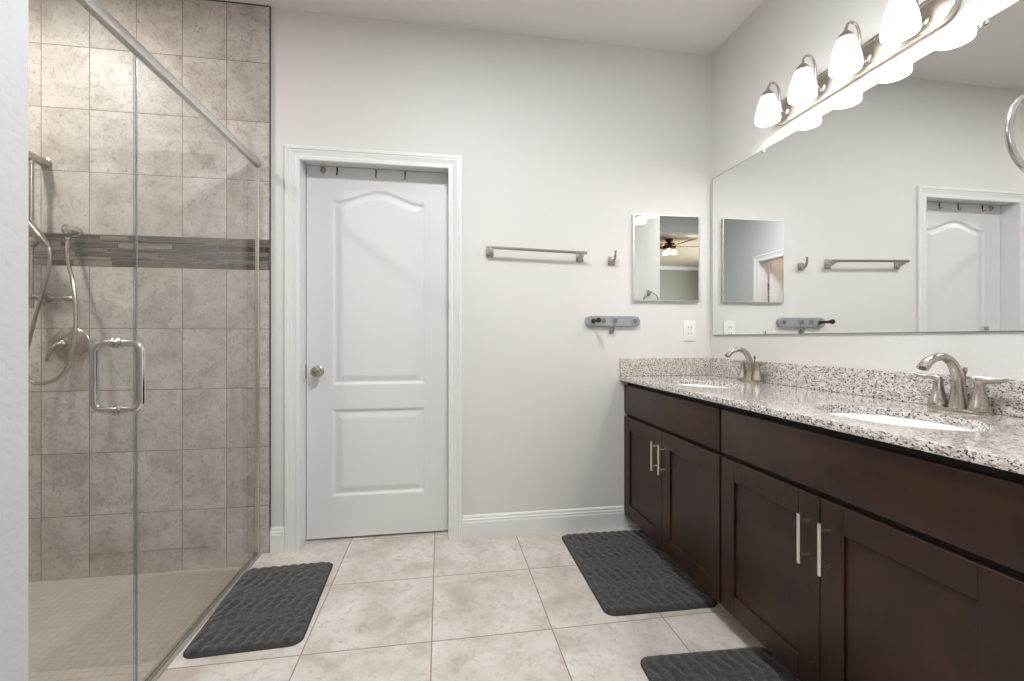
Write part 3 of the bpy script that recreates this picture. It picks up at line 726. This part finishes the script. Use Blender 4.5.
def sink(x, y, label):
    t = thing('undermount_sink', label, 'sink', (x, y, ZC - 0.17), 'oval sinks set in the vanity top')
    b = new()
    prof = [(1.09, -0.0255), (0.945, -0.0255), (0.925, -0.031), (0.905, -0.06), (0.85, -0.11), (0.74, -0.145), (0.45, -0.158), (0.15, -0.163), (0.13, -0.163)]
    back = [(0.13, -0.172), (0.45, -0.167), (0.77, -0.154), (0.90, -0.115), (0.965, -0.065), (0.99, -0.036), (1.09, -0.034), (1.09, -0.0255)]
    lathe(b, [(r, z) for r, z in prof + back], (x, y, ZC), 'Z', 64, SA, SB)
    obj('basin', b, M['porcelain'], t, 50)
    b = new(); lathe(b, [(0, 0), (0.017, 0), (0.021, 0.0015), (0.022, 0.004), (0.019, 0.0045), (0.012, 0.003), (0, 0.002)], (x, y, ZC - 0.1645), 'Z', 24); obj('drain', b, M['chrome'], t)
    return t
sink(*SK[1], 'white oval undermount sink nearest the back wall')
sink(*SK[0], 'white oval undermount sink nearest the camera')

def faucet(x, y, label):
    t = thing('bathroom_faucet', label, 'faucet', (x, y, ZC + 0.0003), 'brushed nickel faucets on the vanity top')
    z = ZC + 0.0003
    b = new(); lathe(b, [(0, 0), (1.0, 0), (1.0, 0.006), (0.93, 0.010), (0, 0.011)], (x, y, z), 'Z', 48, 0.026, 0.088); obj('base_plate', b, M['nickel'], t)
    pts = [(x, y, z + 0.010), (x + 0.001, y, z + 0.055), (x - 0.003, y, z + 0.105), (x - 0.020, y, z + 0.145), (x - 0.050, y, z + 0.166), (x - 0.083, y, z + 0.166), (x - 0.110, y, z + 0.154), (x - 0.131, y, z + 0.133)]
    b = new(); sp = spline(pts, 8); tube(b, sp, lerps([0.025, 0.0185, 0.016, 0.0140, 0.0125, 0.012, 0.012, 0.012], 8), 20, sq=lerps([1, 1, 1, 1, 1.05, 1.2, 1.4, 1.5], 8), ref=(-1, 0, 0)); spo = obj('spout', b, M['nickel'], t)
    b = new(); tube(b, [(x - 0.1308, y, z + 0.1332), (x - 0.1322, y, z + 0.1308)], [0.0095, 0.009], 16, ref=(-1, 0, 0)); obj('aerator', b, M['darkmetal'], spo)
    b = new(); tube(b, [(x + 0.026, y, z + 0.009), (x + 0.026, y, z + 0.118)], 0.0030, 10); lathe(b, [(0, 0), (0.004, 0), (0.0065, 0.010), (0.0055, 0.018), (0, 0.020)], (x + 0.026, y, z + 0.116), 'Z', 12); obj('lift_rod', b, M['nickel'], t)
    for s in (1, -1):
        yy = y + s * 0.056
        b = new(); lathe(b, [(0, 0.0), (0.0265, 0.0), (0.0272, 0.004), (0.0250, 0.014), (0.0190, 0.034), (0.0142, 0.056), (0.0120, 0.074), (0.0125, 0.081), (0.0105, 0.087), (0, 0.089)], (x, yy, z + 0.009), 'Z', 28)
        hd = obj('handle', b, M['nickel'], t)
        b = new(); tube(b, spline([(x, yy - s * 0.006, z + 0.093), (x, yy + s * 0.012, z + 0.098), (x - 0.001, yy + s * 0.034, z + 0.100), (x - 0.003, yy + s * 0.056, z + 0.103), (x - 0.004, yy + s * 0.070, z + 0.107)], 5), lerps([0.009, 0.0090, 0.0068, 0.0060, 0.0045], 5), 14, sq=lerps([1.0, 1.0, 1.25, 1.4, 1.3], 5), ref=(0, 0, 1))
        obj('lever', b, M['nickel'], hd)
    return t
faucet(1.583, 2.103, 'brushed nickel two-handle faucet at the far sink by the back wall')
faucet(1.583, 1.157, 'brushed nickel two-handle faucet at the near sink')

# ------------------------------------------------------------------ wall mirror
mz_0, mz_1, my0, my1 = 1.151, 2.097, YN + 0.02, 2.513
vm = thing('vanity_mirror', 'wide frameless wall mirror above the granite backsplash', 'mirror', (XR, (my0 + my1) / 2, mz_0))
b = new(); box(b, XR - 0.0065, XR - 0.0009, my0, my1, mz_0, mz_1); obj('mirror_glass', b, [M['mirror']], vm)
b = new(); t_ = 0.0022
for a in ((my0, my1, mz_0 - t_, mz_0 - 0.0002), (my0, my1, mz_1 + 0.0002, mz_1 + t_), (my1 + 0.0002, my1 + t_, mz_0 - t_, mz_1 + t_)): box(b, XR - 0.0068, XR - 0.0009, a[0], a[1], a[2], a[3])
obj('edge', b, plain('mirror_edge', (0.16, 0.19, 0.18), 0.2), vm)
for y, z, s in ((2.08, mz_1, 1), (1.13, mz_1, 1), (2.07, mz_0, -1), (1.13, mz_0, -1)):
    b = new(); box(b, XR - 0.0105, XR - 0.0070, y - 0.010, y + 0.010, z - 0.007 * s - 0.006, z - 0.007 * s + 0.008, 0.0015, 2); obj('clip', b, M['chrome'], vm)

vm.rotation_euler.z = 0.0035; vm.location.x -= 0.0034

# ------------------------------------------------------------------ vanity light
ly = [1.912, 1.705, 1.498, 1.291]
vl = thing('vanity_light', 'four-lamp nickel bath light bar glowing above the big mirror', 'light fixture', (XR, 1.6, 2.22))
b = new()
def plate(bm, y0, y1, z, r, x0, x1, bev):
    n = 14; c = []
    for i in range(n + 1): a = PI / 2 + PI * i / n; c.append((y0 + r + r * math.cos(a), z + r * math.sin(a)))
    for i in range(n + 1): a = -PI / 2 + PI * i / n; c.append((y1 - r + r * math.cos(a), z + r * math.sin(a)))
    rings = []
    for x, e in ((x0, 0), (x1 + bev, 0), (x1 + bev * 0.3, bev * 0.3), (x1, bev), (x1, bev * 1.6), (x1 + bev * 0.8, bev * 2.2)):
        rg = []
        for p in c:
            q = Vector((min(max(p[0], y0 + r), y1 - r), z)); d = (Vector(p) - q) * ((r - e) / r); rg.append(bm.verts.new((x, q.x + d.x, q.y + d.y)))
        rings.append(rg)
    m = len(c)
    for r0, r1 in zip(rings, rings[1:]):
        for i in range(m): bm.faces.new((r0[i], r0[(i + 1) % m], r1[(i + 1) % m], r1[i]))
    bm.faces.new(rings[0][::-1]); bm.faces.new(rings[-1])
plate(b, 1.195, 2.005, 2.222, 0.056, XR - 0.0005, XR - 0.026, 0.007); obj('back_plate', b, M['nickel'], vl)
xl = 1.531
for y in ly:
    b = new(); tube(b, spline([(XR - 0.020, y, 2.210), (XR - 0.034, y, 2.207), (XR - 0.047, y, 2.217), (XR - 0.053, y, 2.250), (XR - 0.058, y, 2.300), (XR - 0.072, y, 2.333), (XR - 0.094, y, 2.342), (XR - 0.112, y, 2.330), (xl, y, 2.302)], 6), 0.0052, 12, ref=(0, 1, 0))
    lathe(b, [(0, 0), (0.016, 0), (0.016, 0.004), (0.009, 0.009), (0, 0.009)], (XR - 0.0185, y, 2.212), '-X', 18)
    am = obj('arm', b, M['nickel'], vl)
    b = new(); lathe(b, [(0, 0.018), (0.008, 0.018), (0.013, 0.013), (0.0235, 0.001), (0.0285, -0.013), (0.0270, -0.013), (0, 0.008)], (xl, y, 2.287), 'Z', 24); obj('socket_cap', b, M['nickel'], am)
    b = new(); prof = [(0.0190, 2.285), (0.0255, 2.277), (0.0335, 2.260), (0.0410, 2.238), (0.0475, 2.212), (0.0525, 2.184), (0.0540, 2.166), (0.0520, 2.154)]
    lathe(b, prof + [(r - 0.004, z) for r, z in prof[::-1]] + [prof[0]], (xl, y, 0), 'Z', 32); obj('lamp_shade', b, M['shade'], am)
    point('vanity_bulb_light', Vector((xl, y, 2.168)) - wloc(vl), 0.022, P_BULB, WARM, vl)

# towel ring on the side wall
tr = thing('towel_ring', 'nickel towel ring in front of the mirror at the right picture edge', 'towel ring', (1.14, YN, 1.60))
rcx, rcy, rcz, rr_ = 1.142, 0.692, 1.521, 0.080
b = new(); box(b, rcx - 0.022, rcx + 0.022, YN + 0.0005, YN + 0.011, 1.575, 1.635, 0.006, 3)
tube(b, spline([(rcx, YN + 0.008, 1.603), (rcx, YN + 0.035, 1.606), (rcx, rcy, 1.606)], 4), lerps([0.020, 0.015, 0.012], 4), 14)
lathe(b, [(0, -0.008), (0.010, -0.006), (0.012, 0), (0.010, 0.006), (0, 0.008)], (rcx, rcy + 0.002, 1.606), 'Y', 16); obj('mounting_post', b, M['nickel'], tr)
b = new(); tube(b, [(rcx + rr_ * math.cos(a), rcy, rcz + rr_ * math.sin(a)) for a in [2 * PI * k / 56 for k in range(56)]], 0.0058, 12, True, ref=(0, 1, 0)); obj('ring', b, M['greymetal'], tr)

# ================================================================== RUGS
def make_rug(name, cx, cy, hx, hy, rot, label):
    t = thing(name, label, 'rug', (cx, cy, 0.0), 'charcoal bath mats')
    nx, ny = int(hx * 2 / 0.006), int(hy * 2 / 0.006); r = 0.045; seed = cx * 3.1
    bm = new()
    def P(s, q, e=0.0):
        x, y = hx * s, hy * q
        ax, ay = abs(x) - (hx - r), abs(y) - (hy - r)
        if ax > 0 and ay > 0:
            k = max(ax, ay) / math.hypot(ax, ay); x = math.copysign(hx - r + ax * k, x); y = math.copysign(hy - r + ay * k, y)
        return x, y
    def edge(x, y):
        ax, ay = abs(x) - (hx - r), abs(y) - (hy - r)
        if ax > 0 and ay > 0: return r - math.hypot(ax, ay)
        return min(hx - abs(x), hy - abs(y))
    g = []
    for j in range(ny + 1):
        row = []
        for i in range(nx + 1):
            x, y = P(-1 + 2 * i / nx, -1 + 2 * j / ny); e = max(edge(x, y), 0)
            ph = x * 2 * PI / 0.044 + 1.7 * math.sin(y * 2 * PI / 0.20 + seed) + 0.35 * math.sin(y * 2 * PI / 0.08 + x * 23)
            rib = abs(math.sin(ph / 2)) ** 0.7
            f = min(1, max(0, e - 0.006) / 0.020); f = math.sqrt(max(0, 1 - (1 - f) ** 2))
            z = 0.005 + f * (0.004 + 0.0075 * rib + 0.0032 * (mnoise.noise(Vector((x * 45 + 9, y * 45, seed))) + 0.8 * mnoise.noise(Vector((x * 110, y * 110, seed)))))
            if e < 0.002: z = 0.0035
            row.append(bm.verts.new((x, y, z)))
        g.append(row)
    for j in range(ny):
        for i in range(nx): 
            f = bm.faces.new((g[j][i], g[j][i + 1], g[j + 1][i + 1], g[j + 1][i]))
            c_ = f.calc_center_median(); f.material_index = 1 if edge(c_.x, c_.y) < 0.007 else 0
    ring = [g[0][i] for i in range(nx)] + [g[j][nx] for j in range(ny)] + [g[ny][i] for i in range(nx, 0, -1)] + [g[j][0] for j in range(ny, 0, -1)]
    low = [bm.verts.new((v_.co.x, v_.co.y, 0.0006)) for v_ in ring]; m = len(ring)
    for i in range(m):
        f = bm.faces.new((ring[i], low[i], low[(i + 1) % m], ring[(i + 1) % m])); f.material_index = 1
    bm.faces.new(low[::-1])
    bm.transform(Matrix.Translation((cx, cy, 0)))
    o = obj('pile', bm, [M['rug'], M['rugrim']], t, 60)
    t.rotation_euler.z = rot
    return t
make_rug('bath_mat', -0.718, 2.060, 0.202, 0.314, math.radians(2.0), 'charcoal bath mat with wavy ribs beside the shower glass')
make_rug('bath_mat', 0.921, 2.112, 0.252, 0.380, math.radians(-0.8), 'charcoal bath mat at the far vanity cabinet, near the back wall')
make_rug('bath_mat', 0.916, 1.108, 0.248, 0.380, math.radians(-2.2), 'charcoal bath mat cut by the bottom edge of the photo')

# ================================================================== CEILING FAN IN THE BEDROOM
fx, fy = -0.67, -2.35
cf = thing('ceiling_fan', 'bedroom ceiling fan with glowing lamp, seen in the small mirror', 'ceiling fan', (fx, fy, H))
b = new(); lathe(b, [(0, 0), (0.07, 0), (0.06, -0.04), (0.02, -0.06), (0, -0.06)], (fx, fy, H - 0.001), 'Z', 24); tube(b, [(fx, fy, H - 0.05), (fx, fy, H - 0.075)], 0.014, 12); obj('downrod', b, M['bronze'], cf)
b = new(); lathe(b, [(0, 0), (0.09, -0.01), (0.12, -0.05), (0.11, -0.10), (0.06, -0.13), (0, -0.13)], (fx, fy, H - 0.07), 'Z', 28); obj('motor_housing', b, M['bronze'], cf)
for k in range(5):
    a = 0.5 + 2 * PI * k / 5; b = new()
    box(b, 0.10, 0.62, -0.06, 0.06, -0.004, 0.004, 0.003, 1); b.transform(Matrix.Translation((fx, fy, H - 0.13)) @ Matrix.Rotation(a, 4, 'Z') @ Matrix.Rotation(0.2, 4, 'X')); obj('blade', b, M['bronze'], cf)
for k in range(3):
    a = 0.9 + 2 * PI * k / 3; q = (fx + 0.09 * math.cos(a), fy + 0.09 * math.sin(a), H - 0.235)
    b = new(); lathe(b, [(0, 0.05), (0.02, 0.045), (0.038, 0.01), (0.046, -0.03), (0.043, -0.03), (0.034, 0.01), (0, 0.04)], q, 'Z', 20); obj('lamp_shade', b, M['fanshade'], cf)
point('fan_lamp_light', Vector((fx, fy, H - 0.255)) - wloc(cf), 0.012, P_FAN, (1.0, 0.74, 0.45), cf)
